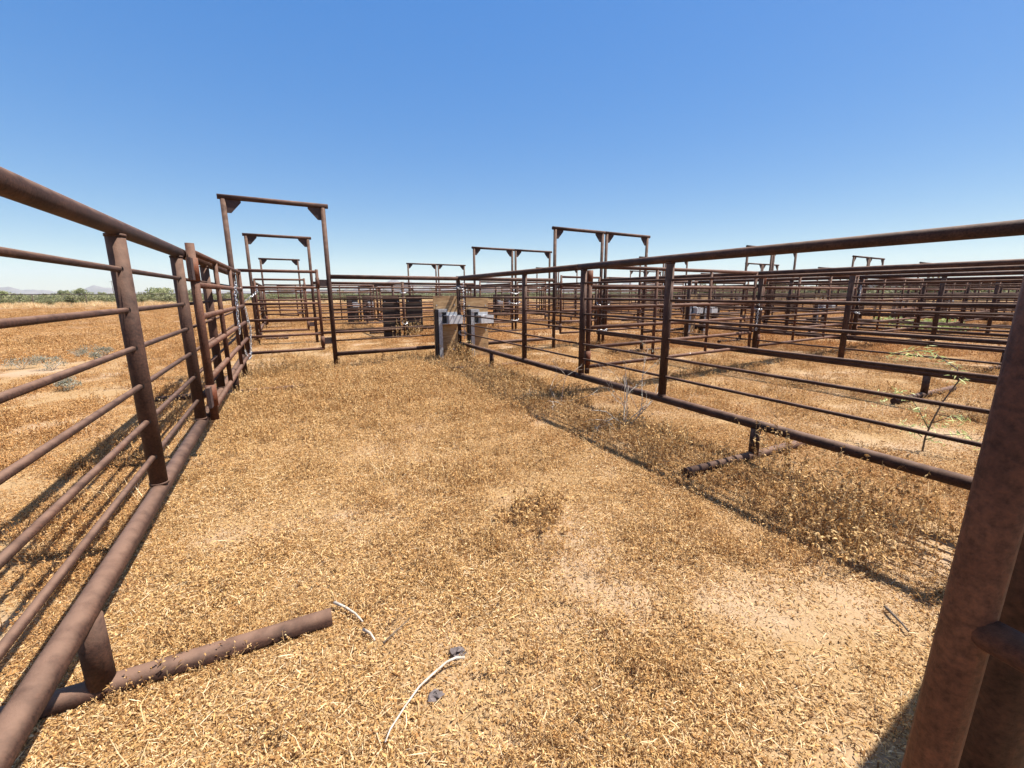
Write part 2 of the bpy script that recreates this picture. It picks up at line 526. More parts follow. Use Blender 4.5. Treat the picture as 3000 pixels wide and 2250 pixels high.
def wide_gate(label, p, ang, L, near=True, tall=False):
    n = 16 if near else 8
    root = empty('wide_pipe_gate', (p[0], p[1], gz(*p)), ang)
    tag(root, label, 'gate', G_WIDE)
    r = 0.024

    def mk(top, bot, rr):
        def f():
            b = MB(); b.tube((0, 0, bot), (0, 0, top), rr, n); return b.mesh('stile', M_GATE)
        return cached(('wst', top, bot, rr, n), f)
    part('hinge_stile', mk(1.66 if tall else 1.555, .30, .03), root)
    part('end_stile', mk(1.60 + r, .385 - r, r), root, (L, 0, 0))
    for u in (L / 3, 2 * L / 3): part('upright', mk(1.60, .385, .0215), root, (u, 0, 0))
    for k, z in enumerate(WZ): part('rail', tube_mesh('wide_gate_rail', L, r, n, M_GATE), root, (0, 0, z))
    for z in (1.47, .50):
        def mks():
            b = MB(); b.tube((0, 0, -.085), (0, 0, .085), .0385, n); b.box((-.13, -.012, -.08), (-.03, .012, .08), 1); return b.mesh('hinge_sleeve', [M_SLEEVE, M_TAB])
        part('hinge_sleeve', cached(('wsl', n), mks), root, (0, 0, z))
    return root


def waterer(label, x, yrow, side, face, dark=False):
    """plywood board with steel pipe guard and drinking bowl; side -1/+1 of the corner post, face -1 toward the viewer, +1 away"""
    x0 = x - .60 if side < 0 else x + .10
    p = W(x0, yrow + face * .075)
    z0 = gz(*p)
    root = empty('livestock_waterer', (p[0], p[1], z0), CA)
    tag(root, label, 'waterer', G_WAT)
    ply = M_PLYD if dark else M_PLY
    w = .50

    def yy(a, b):           # depth a..b in front of the board
        return (min(a * face, b * face), max(a * face, b * face))

    def mkb():
        b = MB(); b.box((0, -.01, -.1), (w, .01, 1.235)); return b.mesh('back_board', ply)
    part('back_board', cached(('bb', dark), mkb), root)
    def mkc():
        b = MB()
        a, c = yy(.011, .13); b.box((.045, a, -.05), (.118, c, .93))
        a, c = yy(.011, .15); b.box((.040, a, .93), (.225, c, .988))
        a, c = yy(.13, .135); b.box((.042, a, .44), (.121, c, .455))
        return b.mesh('pipe_guard', M_TAB if dark else M_GALV)
    part('pipe_guard', cached(('pg', face, dark), mkc), root)
    def mkp():
        b = MB()
        a, c = yy(.011, .118); b.box((.012, a, -.05), (.0445, c, .985)); return b.mesh('guard_plank', M_PLYD)
    part('guard_plank', cached(('gp', face), mkp), root)
    def mkw():
        b = MB()
        a, c = yy(.011, .23)
        b.box((.225, a, .705), (w + .01, c, .715))
        b.box((.225, a, .715), (.235, c, .865)); b.box((w, a, .715), (w + .01, c, .865))
        a, c = yy(.222, .23); b.box((.235, a, .715), (w, c, .862))
        a, c = yy(.011, .02); b.box((.235, a, .715), (w - .01, c, .925))
        a, c = yy(.09, .16); b.box((.118, a, .70), (.225, c, .712))
        return b.mesh('bowl', M_BOWL)
    part('bowl', cached(('bw', face), mkw), root)
    def mkv():
        b = MB()
        a, c = yy(.011, .10); b.box((.122, a, .714), (.221, c, .928))  # black block standing in for the shaded recess beside the bowl
        return b.mesh('recess_block', M_DARK)
    part('recess_block', cached(('vb', face), mkv), root)
    def mkr():
        b = MB(); b.tube((.165, face * .17, .865), (.345, face * .24, .869), .007, 8)
        b.tube((.165, face * .17, .865), (.165, face * .10, .865), .007, 8); return b.mesh('float_rod', M_BOWL)
    part('float_rod', cached(('fr', face), mkr), root)
    def mkbolt():
        b = MB()
        for bx, bz in ((.06, 1.06), (.44, 1.06), (.40, .18), (.44, .55)): b.tube((bx, -.022, bz), (bx, .022, bz), .012, 8)
        return b.mesh('bolts', M_GALV)
    part('bolts', cached(('bo', face), mkbolt), root)
    return root


ROWN = ['near alley fence', 'far alley fence', 'rearmost fence']
for r, yrow in enumerate((8.20, 12.96, 21.35)):
    face = 1 if r == 1 else -1
    for i in range(9):
        xl, xr = LX[i], LX[i + 1]
        nr = r == 0 and i < 3
        c = NTH[i]
        if i % 2 == 0:
            px0, wd = (xl, 1.386) if i == 0 else (xl + .125, 1.44)
            al = f'tall rusty pipe arch in the {ROWN[r]}, right of the {ORD[i]} side fence'
            if i == 0: al = ['largest tall rusty pipe arch, standing left of centre over a closed gate', 'middle one of three nested rusty arches left of centre', 'smallest of three nested rusty arches left of centre'][r]
            arch(al, px0, yrow, wd, True, nr)
            gl = f'small gate in the {ROWN[r]}, just right of the {ORD[i]} side fence'
            if i == 0: gl = ['closed six-rail rusty gate under the largest arch, chained at its left side', 'closed rusty gate under the middle nested arch, seen through the first gate', 'small rusty gate swung ajar under the smallest nested arch'][r]
            small_gate(gl, px0 + wd - .185, yrow - .02, wd - .25, True, swing=(-1.0 if (r == 2 and i == 0) else 0), near=nr)
            a, b_ = px0 + wd, xr
        else:
            px0, wd = xr - 1.45, 1.44
            arch(f'tall rusty pipe arch in the {ROWN[r]}, left of the {ORD[i + 1]} side fence', px0, yrow, wd, False, nr)
            small_gate(f'small gate in the {ROWN[r]}, just left of the {ORD[i + 1]} side fence', px0 + .185, yrow - .02, wd - .25, False, near=nr)
            a, b_ = xl, px0
        pl = f'rusty pipe cross panel in the {ROWN[r]}, spanning the {c} pen from the left'
        if (r, i) == (0, 0): pl = 'rusty cross panel between the largest arch and the waterer corner post'
        panel(pl, W(a + .03, yrow), CA, (b_ - a - .06) * CF, near=nr, group=G_CROSS, zb=.255, zt=1.585)
    for i in range(1, 10, 2):
        for side in (-1, 1):
            if i == 9 and side > 0: continue
            lab = f'plywood waterer board on the {ROWN[r]}, {"left" if side < 0 else "right"} of the {ORD[i]} side fence'
            if r == 0 and i == 1: lab = ['plywood board with steel waterer, left of the dark corner post', None, 'plywood board with steel waterer, seen through rails right of the corner post'][side + 1]
            if r == 1: lab = f'dark board back on the {ROWN[r]}, {"left" if side < 0 else "right"} of the {ORD[i]} side fence'
            waterer(lab, LX[i], yrow, side, face, dark=r > 0)

# row of the gateway the picture is taken from
panel('rusty cross panel beside the gateway in the near right corner', W(0.95, -0.07), CA, 2.22 * CF, near=True, group=G_CROSS, zb=.28, legs=(.74,), foot=(.6, .215))
waterer('plywood waterer board in the near right corner of the pen', LX[1], -0.07, -1, 1)
arch('arch whose dark post stands in the near right corner of the photo', -0.53, 0.07, 1.44, True, True)
small_gate('open gate whose dark stile fills the right edge, swung back', 0, 0, 1.2, True, world=(0.736, 0.166), ang=PI * 1.5 - .13, lean=.040)

# wide gates across the pens
wide_gate('wide six-rail gate swung open flat along the left fence', (-0.575, 4.12), PI / 2 - .012, 3.62, True, True)
for i in range(1, 7):
    lab = ['', 'wide gate closing the pen right of the nearest right panel', 'wide gate in line beyond the chained post, closing the third pen'][i] if i < 3 else f'wide gate across the {NTH[i]} front pen from the left'
    wide_gate(lab, W(LX[i] + .12, 4.08), CA, 3.60 * CF, i < 4)
for i in range(0, 9):
    wide_gate(f'distant wide gate across the {NTH[i]} rear pen from the left', W(LX[i] + .12, 17.05), CA, 3.60 * CF, False)


# ---------------------------------------------------------------- chains
def chain(label, pts, link=0.046, wire=0.0042, group='zinc chains holding the gates'):
    pts = [Vector(p) for p in pts]
    seg = [(pts[k + 1] - pts[k]).length for k in range(len(pts) - 1)]
    tot = sum(seg); step = link * .70
    b = MB(); d = 0; k = 0; q = 0
    while d < tot:
        t = d; k = 0
        while k < len(seg) - 1 and t > seg[k]: t -= seg[k]; k += 1
        p = pts[k].lerp(pts[k + 1], min(1, t / seg[k]))
        u = (pts[k + 1] - pts[k]).normalized()
        a = u.orthogonal().normalized(); c = u.cross(a)
        ang = (q % 2) * PI / 2 + .3 * math.sin(q * 1.7)
        w = a * math.cos(ang) + c * math.sin(ang)
        nn = u.cross(w)
        kk = len(b.v); N = 12
        for i in range(N):
            th = 2 * PI * i / N
            ce = u * math.cos(th) * link * .5 + w * math.sin(th) * link * .30
            ra = (u * math.cos(th) + w * math.sin(th)).normalized()
            for j in range(5):
                ph = 2 * PI * j / 5
                b.v.append(p + ce + ra * math.cos(ph) * wire + nn * math.sin(ph) * wire)
        for i in range(N):
            for j in range(5):
                b.face((kk + i * 5 + j, kk + ((i + 1) % N) * 5 + j, kk + ((i + 1) % N) * 5 + (j + 1) % 5, kk + i * 5 + (j + 1) % 5), 0, True)
        d += step; q += 1
    o = part('chain', b.mesh('chain', M_CHAIN))
    tag(o, label, 'chain', group)
    return o


def loop_pts(c, r, z, n=14, tilt=.02, squash=1.0, span=1.0, a0=0):
    return [(c[0] + r * math.cos(a0 + span * 2 * PI * k / n), c[1] + r * squash * math.sin(a0 + span * 2 * PI * k / n), z + tilt * math.sin(a0 + 2 * PI * k / n)) for k in range(n + 1)]


chain('zinc chain hanging down the end of the opened wide gate', [(-.50, 6.55, 1.43), (-.515, 6.52, 1.30), (-.51, 6.5, 1.15), (-.52, 6.5, 1.0), (-.515, 6.5, .87), (-.52, 6.5, .80)])
chain('long zinc chain drooping at the corner of the opened wide gate', [(-.50, 7.70, 1.09), (-.49, 7.72, .95), (-.47, 7.74, .80), (-.485, 7.72, .62), (-.50, 7.7, .45), (-.51, 7.66, .37), (-.53, 7.5, .35), (-.53, 7.35, .42), (-.54, 7.2, .52)])
yG = W(-.6, 8.15)[1]
chain('zinc chain tying the arch gate to the opened wide gate', [(-.52, 7.72, 1.09), (-.545, 7.9, 1.10), (-.57, yG - .06, 1.12), (-.52, yG - .07, 1.19), (-.45, yG - .06, 1.25), (-.40, yG + .0, 1.28), (-.345, yG + .04, 1.34), (-.345, yG + .05, 1.42)])
chain('short zinc chain end dangling from the arch gate stile', [(-.55, yG - .05, 1.10), (-.53, yG - .05, 1.0), (-.525, yG - .05, .9), (-.53, yG - .05, .82)])
cp = W(LX[1], 8.2)
chain('zinc chain looped high on the dark corner post', loop_pts((cp[0], cp[1] - .02), .056, 1.41, 12, .03))
chain('zinc chain hanging full length down the dark corner post', [(cp[0] + .055, cp[1] - .06, 1.50)] + [(cp[0] + .058 + .004 * math.sin(k * 2), cp[1] - .06, 1.5 - .1 * k) for k in range(1, 12)])
chain('zinc chain looped low on the dark corner post', loop_pts((cp[0] + .03, cp[1] - .03), .075, .50, 14, .04))
d1 = W(LX[2], 4.06)
chain('zinc chain and ring hanging on the chained post at right', [(d1[0] - .075, d1[1] - .05, 1.12)] + loop_pts((d1[0] - .01, d1[1]), .06, 1.03, 10, .015) + [(d1[0] - .075, d1[1] - .06, 1.02)] + [(d1[0] - .078, d1[1] - .06, 1.0 - .08 * k) for k in range(1, 5)])
for nm, r, yrow, z, rr in (('high on the central posts of the middle arch pair', 1, 12.96, 1.33, .16), ('mid height on the central posts of the middle arch pair', 1, 12.96, 1.0, .2),
                           ('low on the central posts of the middle arch pair', 1, 12.96, .42, .14), ('mid height on the central posts of the nearest arch pair', 0, 8.2, 1.02, .17), ('low on the central posts of the nearest arch pair', 0, 8.2, .42, .14)):
    c = W(LX[2] + .06, yrow)
    chain('zinc chain slung ' + nm, loop_pts((c[0], c[1] - .03), rr, z, 16, .05, .5), .055, .006)
d3 = W(LX[3], 4.06)
chain('zinc chain hanging on the dark post right of the chained post', [(d3[0] - .075, d3[1] - .05, 1.40)] + [(d3[0] - .078, d3[1] - .06, 1.4 - .08 * k) for k in range(1, 5)] + loop_pts((d3[0] - .01, d3[1]), .075, .88, 10, .03), .05, .005)
c2 = W(LX[1], 12.96)
chain('zinc chain looped high on the post between the dark boards', loop_pts((c2[0], c2[1] - .02), .075, 1.33, 12, .02), .055, .006)
chain('zinc chain looped low on the post between the dark boards', loop_pts((c2[0], c2[1] - .02), .075, .45, 12, .05), .055, .006)


# ---------------------------------------------------------------- boundary fence, pole, far trees
bf = empty('boundary_fence', (0, 77, 0))
tag(bf, 'long dark steel boundary fence crossing the plain before the scrub', 'fence')
b = MB(); b.tube((-95, 0, 1.36), (75, 0, 1.36), .045, 8); part('top_rail', b.mesh('top_rail', M_WIRE), bf)
for z in (.35, .7, 1.03):
    part('wire', tube_mesh('wire', 170, .006, 5, M_WIRE), bf, (-95, 0, z))
pm = MB(); pm.tube((0, 0, -.3), (0, 0, 1.34), .045, 8); pm = pm.mesh('post', M_WIRE)
for k in range(33): part('post', pm, bf, (-93.4 + 5.05 * k, 0, 0))


def leafquads(n, pos_fn, size, pal, rng_, flat=0.0, aspect=2.2):
    """n two-triangle leaves; returns co, faces, cols"""
    c = pos_fn(n)
    d = rng_.normal(size=(n, 3)); d[:, 2] *= (1 - flat); d /= np.linalg.norm(d, axis=1)[:, None]
    e = rng_.normal(size=(n, 3)); e -= (e * d).sum(1)[:, None] * d; e /= np.linalg.norm(e, axis=1)[:, None]
    s = size * (0.6 + .8 * rng_.random((n, 1)))
    co = np.stack([c - d * s, c + e * s / aspect, c + d * s, c - e * s / aspect], 1).reshape(-1, 3)
    fa = np.arange(4 * n).reshape(n, 4)
    pal = np.array(pal); col = pal[rng_.integers(0, len(pal), n)] * (0.8 + .4 * rng_.random((n, 1)))
    return co, fa, np.repeat(col, 4, 0)


GREENS = [(0.20, 0.21, 0.095), (0.25, 0.25, 0.125), (0.15, 0.165, 0.07), (0.29, 0.275, 0.15)]
SAGE = [(0.19, 0.18, 0.125), (0.25, 0.235, 0.17), (0.14, 0.14, 0.10), (0.29, 0.26, 0.19)]


def crown_mesh(name, rx, h0, h1, n, size, pal, seed, mat=M_GREEN, lobes=7):
    r_ = np.random.default_rng(seed)
    lc = np.stack([r_.normal(0, rx * .45, lobes), r_.normal(0, rx * .45, lobes), h0 + (h1 - h0) * (.25 + .6 * r_.random(lobes))], -1)
    lr = rx * (.35 + .3 * r_.random(lobes))

    def pos(n):
        k = r_.integers(0, lobes, n)
        d = r_.normal(size=(n, 3)); d /= np.linalg.norm(d, axis=1)[:, None]
        p = lc[k] + d * (lr[k] * r_.random(n) ** .4)[:, None] * np.array([1, 1, min(1.0, (h1 - h0) / (2 * rx) * 1.3)])
        p[:, 2] = np.maximum(p[:, 2], h0 * .6)
        return p
    co, fa, cols = leafquads(n, pos, size, pal, r_)
    return np_mesh(name, co, fa, mat, cols)


def at_az(deg, dist): return (dist * math.sin(math.radians(deg)), dist * math.cos(math.radians(deg)))


for k, (lab, az, dist, h, rx) in enumerate((('small rounded tree beyond the boundary fence, left of its twin', -17.8, 170, 2.5, 1.4),
                                            ('wider flat-topped tree beyond the boundary fence', -16.6, 165, 2.7, 2.1),
                                            ('low dark bush tree near the thin utility pole', -15.2, 260, 2.4, 1.5),
                                            ('green tree cut off at the left edge of the photo', -21.9, 110, 2.2, 2.2),
                                            ('broad pale green bush tree behind the two left foreground posts', -11.5, 100, 2.4, 2.6),
                                            ('dark distant tree above the centre of the pens', 17.2, 420, 7, 5))):
    x, y = at_az(az, dist)
    t = empty('desert_tree', (x, y, 0)); tag(t, lab, 'tree', 'trees scattered beyond the boundary fence')
    part('crown', crown_mesh('crown', rx, h * .3, h, 1500, .16, GREENS, 40 + k), t)
    b = MB()
    for q in range(4):
        a = q * 1.7 + k
        b.path([(0, 0, -.2), (.2 * math.cos(a), .2 * math.sin(a), h * .3), (.6 * rx * math.cos(a), .6 * rx * math.sin(a), h * .7)], .09, 6, .35)
    part('trunk', b.mesh('trunk', M_BARK), t)
x, y = at_az(-14.45, 330)
up = empty('utility_pole', (x, y, 0)); tag(up, 'thin wooden utility pole standing far beyond the boundary fence', 'pole')
b = MB(); b.tube((0, 0, -.5), (0, 0, 8.8), .16, 8, .11); part('pole', b.mesh('pole', M_BARK), up)
b = MB(); b.box((-1.1, -.06, 8.1), (1.1, .06, 8.22)); part('crossarm', b.mesh('crossarm', M_BARK), up)


# ---------------------------------------------------------------- instanced ground cover (stuff)
def curled(n, pos, length, width, pal, r_, upright=0.25, segs=3, curl=1.6):
    """n curled dry leaves: strips of segs quads bent round an arc"""
    L = length * (.55 + .9 * r_.random(n)); Wd = width * (.6 + .8 * r_.random(n))
    az = r_.random(n) * 2 * PI
    up = np.abs(r_.normal(0, upright, n)); up = np.clip(up, 0, 1.4)
    u = np.stack([np.cos(az) * np.cos(up), np.sin(az) * np.cos(up), np.sin(up)], -1)
    s = np.stack([-np.sin(az), np.cos(az), np.zeros(n)], -1)
    tw = r_.normal(0, .7, n)
    nn = np.cross(u, s)
    s2 = s * np.cos(tw)[:, None] + nn * np.sin(tw)[:, None]
    n2 = np.cross(u, s2)
    k = curl * (r_.random(n) * 1.4 - .3)
    cos_ = []
    for q in range(segs + 1):
        t = q / segs
        th = k * (t - .5)
        c = pos + u * (L * (t - .5) * np.cos(th * .5))[:, None] - n2 * (L * (1 - np.cos(th)) * .6)[:, None]
        wq = Wd * (math.sin(PI * (0.12 + .8 * t)) * .5)
        cos_.append(c - s2 * wq[:, None] + n2 * (wq * .5)[:, None]); cos_.append(c + s2 * wq[:, None] + n2 * (wq * .5)[:, None])
    co = np.stack(cos_, 1)                      # n, 2(segs+1), 3
    co[..., 2] = np.maximum(co[..., 2], 0.0005)
    m = 2 * (segs + 1)
    fa = []
    for q in range(segs): fa.append(np.arange(n)[:, None] * m + np.array([2 * q, 2 * q + 1, 2 * q + 3, 2 * q + 2]))
    fa = np.stack(fa, 1).reshape(-1, 4)
    pal = np.array([p[0] for p in pal]); pr = None
    col = pal[r_.integers(0, len(pal), n)] * (.75 + .5 * r_.random((n, 1)))
    return co.reshape(-1, 3), fa, np.repeat(col, m, 0)


def join(parts_):
    co, fa, cl, o = [], [], [], 0
    for c, f_, l in parts_:
        co.append(c); fa.append(f_ + o); cl.append(l); o += len(c)
    return np.concatenate(co), np.concatenate(fa), np.concatenate(cl)


GOLD = [((0.46, 0.295, 0.120),), ((0.52, 0.355, 0.165),), ((0.38, 0.225, 0.080),), ((0.56, 0.415, 0.225),), ((0.28, 0.155, 0.055),), ((0.50, 0.335, 0.145),), ((0.19, 0.10, 0.038),)]
BROWN = [((0.34, 0.19, 0.068),), ((0.25, 0.13, 0.045),), ((0.44, 0.265, 0.10),), ((0.17, 0.085, 0.03),), ((0.52, 0.34, 0.15),), ((0.40, 0.25, 0.105),)]
PALE = [((0.62, 0.47, 0.27),), ((0.54, 0.39, 0.20),), ((0.68, 0.54, 0.34),)]


def disc(n, R, r_, zlo=.001, zhi=.012):
    a = r_.random(n) * 2 * PI; q = R * np.sqrt(r_.random(n)) * (0.8 + .4 * r_.random(n))
    return np.stack([q * np.cos(a), q * np.sin(a), zlo + (zhi - zlo) * r_.random(n)], -1)


def blades(n, R, h, r_, pal, lean=.5, width=.0022):
    """thin dry stalks: two-quad bent blades standing up"""
    b0 = disc(n, R, r_, 0, .002)
    az = r_.random(n) * 2 * PI; le = np.abs(r_.normal(0, lean, n)); H = h * (.4 + .8 * r_.random(n))
    d = np.stack([np.cos(az) * np.sin(le), np.sin(az) * np.sin(le), np.cos(le)], -1)
    b1 = b0 + d * (H * .55)[:, None]
    d2 = d + r_.normal(0, .35, (n, 3)); d2 /= np.linalg.norm(d2, axis=1)[:, None]
    b2 = b1 + d2 * (H * .5)[:, None]; b2[:, 2] = np.maximum(b2[:, 2], .002)
    s = np.stack([-np.sin(az), np.cos(az), np.zeros(n)], -1) * width
    co = np.stack([b0 - s, b0 + s, b1 - s, b1 + s, b2 - s * .5, b2 + s * .5], 1).reshape(-1, 3)
    i = np.arange(n)[:, None] * 6
    fa = np.stack([i + np.array([0, 1, 3, 2]), i + np.array([2, 3, 5, 4])], 1).reshape(-1, 4)
    pal = np.array([p[0] for p in pal]); col = pal[r_.integers(0, len(pal), n)] * (.75 + .5 * r_.random((n, 1)))
    return (co, fa, np.repeat(col, 6, 0)), b0, b1, b2


def proto_litter(seed):
    r_ = np.random.default_rng(seed)
    A = curled(520, disc(520, .25, r_, .0004, .005), .0068, .0028, GOLD + PALE[:1], r_, .4, 2)
    B = curled(240, disc(240, .24, r_, .0005, .009), .0125, .0044, GOLD, r_, .6, 3, 2.6)
    C = curled(110, disc(110, .24, r_, .0005, .010), .0135, .0046, BROWN, r_, .9, 3, 2.4)
    D = curled(85, disc(85, .24, r_, .001, .012), .040, .0019, PALE + GOLD[:3] + BROWN[:2], r_, .18, 3, 1.2)
    return join([A, B, C, D])


def proto_plant(seed, R, nst, h, nleaf, pal, leaf=.02, lean=.45):
    """a small patch of upright dried weeds: stalks carrying curled leaves"""
    r_ = np.random.default_rng(seed)
    st, b0, b1, b2 = blades(nst, R, h, r_, BROWN + GOLD[:2] + PALE[:2], lean, .0014)
    n = nst * nleaf
    k = np.repeat(np.arange(nst), nleaf); t = r_.random(n) ** .7
    p = np.where((t < .5)[:, None], b0[k] + (b1 - b0)[k] * (t * 2)[:, None], b1[k] + (b2 - b1)[k] * (t * 2 - 1)[:, None])
    p = p + r_.normal(0, .006, (n, 3)); p[:, 2] = np.maximum(p[:, 2], .004)
    lf = curled(n, p, leaf, leaf * .38, pal, r_, .7, 3, 2.2)
    return join([st, lf])


def proto_straw(seed):
    r_ = np.random.default_rng(seed)
    st, *_ = blades(26, .16, .13, r_, PALE + GOLD[:2], 1.1, .0014)
    return st


def hidden_coll(name, meshes):
    c = bpy.data.collections.new(name)
    for k, me in enumerate(meshes):
        o = bpy.data.objects.new(f'{name}_{k:02d}', me); c.objects.link(o)
    return c


def scatter(name, label, cat, pts, rot, scl, tint, coll, nproto):
    n = len(pts)
    me = bpy.data.meshes.new(name)
    me.vertices.add(n); me.vertices.foreach_set('co', np.asarray(pts, np.float32).ravel())
    for an, ty, data in (('rot', 'FLOAT_VECTOR', np.stack([np.zeros(n), np.zeros(n), rot], -1)), ('scl', 'FLOAT', scl), ('tint', 'FLOAT', tint), ('pick', 'INT', rng.integers(0, nproto, n))):
        a = me.attributes.new(an, ty, 'POINT')
        if ty == 'FLOAT_VECTOR': a.data.foreach_set('vector', data.astype(np.float32).ravel())
        elif ty == 'INT': a.data.foreach_set('value', data.astype(np.int32))
        else: a.data.foreach_set('value', np.asarray(data, np.float32))
    o = part(name, me)
    ng = bpy.data.node_groups.new(name + '_nodes', 'GeometryNodeTree')
    ng.interface.new_socket('Geometry', in_out='INPUT', socket_type='NodeSocketGeometry')
    ng.interface.new_socket('Geometry', in_out='OUTPUT', socket_type='NodeSocketGeometry')
    N = ng.nodes
    gi, go = N.new('NodeGroupInput'), N.new('NodeGroupOutput')
    ci = N.new('GeometryNodeCollectionInfo'); ci.inputs['Collection'].default_value = coll
    ci.inputs['Separate Children'].default_value = True; ci.inputs['Reset Children'].default_value = True
    ip = N.new('GeometryNodeInstanceOnPoints'); ip.inputs['Pick Instance'].default_value = True

    def na(nm, ty):
        q = N.new('GeometryNodeInputNamedAttribute'); q.data_type = ty; q.inputs['Name'].default_value = nm
        return [s for s in q.outputs if s.enabled and s.name == 'Attribute'][0]
    er = N.new('FunctionNodeEulerToRotation')
    ng.links.new(na('rot', 'FLOAT_VECTOR'), er.inputs[0])
    ng.links.new(gi.outputs[0], ip.inputs['Points']); ng.links.new(ci.outputs[0], ip.inputs['Instance'])
    ng.links.new(na('pick', 'INT'), ip.inputs['Instance Index'])
    ng.links.new(er.outputs[0], ip.inputs['Rotation']); ng.links.new(na('scl', 'FLOAT'), ip.inputs['Scale'])
    ng.links.new(ip.outputs[0], go.inputs[0])
    md = o.modifiers.new('scatter', 'NODES'); md.node_group = ng
    tag(o, label, cat, kind='stuff')
    return o


_tab = np.random.default_rng(5).random((256, 256))


def vnoise(x, y):
    xi, yi = np.floor(x).astype(int), np.floor(y).astype(int); fx, fy = x - xi, y - yi
    fx, fy = fx * fx * (3 - 2 * fx), fy * fy * (3 - 2 * fy)
    g_ = lambda a, b_: _tab[a % 256, b_ % 256]
    return (g_(xi, yi) * (1 - fx) + g_(xi + 1, yi) * fx) * (1 - fy) + (g_(xi, yi + 1) * (1 - fx) + g_(xi + 1, yi + 1) * fx) * fy


def fbm(x, y, s):
    return .55 * vnoise(x * s, y * s) + .3 * vnoise(x * s * 2.1 + 9, y * s * 2.1) + .15 * vnoise(x * s * 4.7, y * s * 4.7 + 5)


BARE = [(-.35, 2.75, .30), (.42, 1.62, .17), (0.05, 1.9, .16), (1.2, 1.75, .2), (1.55, 1.05, .3), (1.9, .85, .32), (1.45, .62, .3), (1.25, .8, .22), (2.1, .62, .3), (.05, 1.12, .16), (-.2, 1.45, .15),
        (4.5, 1.9, .42), (5.3, 1.6, .4), (4.0, 2.75, .3), (6.4, 3.0, .3), (-3.6, 10.6, 1.3), (-2.6, 7.6, .8), (-4.6, 12.2, 1.2), (-1.9, 4.2, .3), (1.9, 2.6, .18), (1.1, 2.5, .15), (1.75, 3.3, .25), (.9, 14.5, 1.2), (0.2, 11.2, .9), (-.1, 17, 1.2)]


def cover(x, y):
    d = .13 + .87 * np.clip((fbm(x, y, 2.6) - .41) * 4.5, 0, 1)
    d = np.where(x > 3.4, np.maximum(d, .55), d)
    d = d * np.where((x > .85) & (y < 1.75) & (x < 2.5), .42, 1) * np.where((y < 1.5) & (x < .9), .62, 1)
    for bx, by, br in BARE:
        d = d * np.clip((np.hypot(x - bx, y - by) / br) ** 2.5, .04, 1)
    band = np.exp(-((y - 6.2) / 2.2) ** 2) * (x > -.7) * (x < 3.4)
    return np.clip(d + .7 * band, 0, 1)


def in_view(x, y, m=0.06):
    az = np.arctan2(x, y)
    return (az > math.radians(-24)) & (az < math.radians(79)) & (np.hypot(x, y) > .7)


def sample(n, rmin, rmax, fn=None, power=1.0):
    """points in the seen sector, density falling with distance as r^-power"""
    az = np.radians(rng.uniform(-25, 80, n))
    u = rng.random(n); e = 2 - power
    r = (rmin ** e + u * (rmax ** e - rmin ** e)) ** (1 / e)
    x, y = r * np.sin(az), r * np.cos(az)
    if fn is not None:
        k = rng.random(n) < fn(x, y); x, y = x[k], y[k]
    return x, y


def zs(x, y):
    f_ = np.clip(1 - np.hypot(x, y) / 60, 0, 1)
    return f_ * (0.012 * np.sin(1.3 * x + 0.7 * y) + 0.010 * np.sin(0.6 * x - 1.1 * y + 2) + 0.006 * np.sin(3.1 * x + 2.3 * y))


def zone_tint(x, y):
    t = .30 + .12 * rng.normal(size=len(x))
    t = np.where((x < -.8) | (np.hypot(x, y) > 11), t + .38, t)
    t = np.where((x > 3.3), t + .25, t)
    t = np.where((x > 1.9) & (x < 3.2) & (y < 5), t + .10, t)
    return np.clip(t, 0, 1)


C_LIT = hidden_coll('leaf_litter_patch', [np_mesh('leaf_litter_patch', *pr[:2], M_LEAF, pr[2]) for pr in (proto_litter(100 + k) for k in range(9))])
C_PLA = hidden_coll('dried_weed_patch', [np_mesh('dried_weed_patch', *pr[:2], M_LEAF, pr[2]) for pr in
                    [proto_plant(200 + k, .16, 30, .10, 6, GOLD, .017, .6) for k in range(4)] + [proto_plant(300 + k, .13, 26, .12, 6, BROWN + GOLD[:2], .018, .55) for k in range(4)]])
C_STR = hidden_coll('straw_patch', [np_mesh('straw_patch', *pr[:2], M_LEAF, pr[2]) for pr in (proto_straw(400 + k) for k in range(5))])

def drift():
    P_ = []
    for (xa, ya, xb, yb, n_) in ((-.70, 1.69, .02, 1.755, 34), (-.70, 1.80, .02, 1.87, 26), (2.42, 2.0, 3.2, 2.07, 26), (2.42, 1.9, 3.2, 1.97, 30), (-.72, 1.2, -.62, 7.6, 60), (3.1, 1.0, 3.2, 8.2, 90), (-.6, 8.0, 3.1, 8.35, 70), (3.3, 8.3, 5.4, 8.55, 40), (-.9, 2.0, -1.2, 4.5, 40)):
        t = rng.random(n_)
        P_.append(np.stack([xa + (xb - xa) * t + rng.normal(0, .05, n_), ya + (yb - ya) * t + rng.normal(0, .05, n_)], -1))
    return np.concatenate(P_)


DR = drift()
# fallen leaves
x, y = sample(6000, .8, 14, lambda x, y: .05 + .95 * cover(x, y), 1.0)
x2, y2 = sample(11000, 13, 62, lambda x, y: .25 + .75 * np.clip((fbm(x, y, .5) - .36) * 5, 0, 1), 1.1)
X_, Y_ = np.concatenate([x, x2, DR[:, 0]]), np.concatenate([y, y2, DR[:, 1]])
sc = np.concatenate([rng.uniform(.8, 1.25, len(x)), rng.uniform(1.6, 2.8, len(x2)), rng.uniform(.45, .8, len(DR))])
scatter('leaf_litter', 'carpet of curled golden dry leaves and straw over the pens', 'leaf litter', np.stack([X_, Y_, zs(X_, Y_) + .001], -1), rng.random(len(X_)) * 2 * PI, sc, zone_tint(X_, Y_), C_LIT, 9)


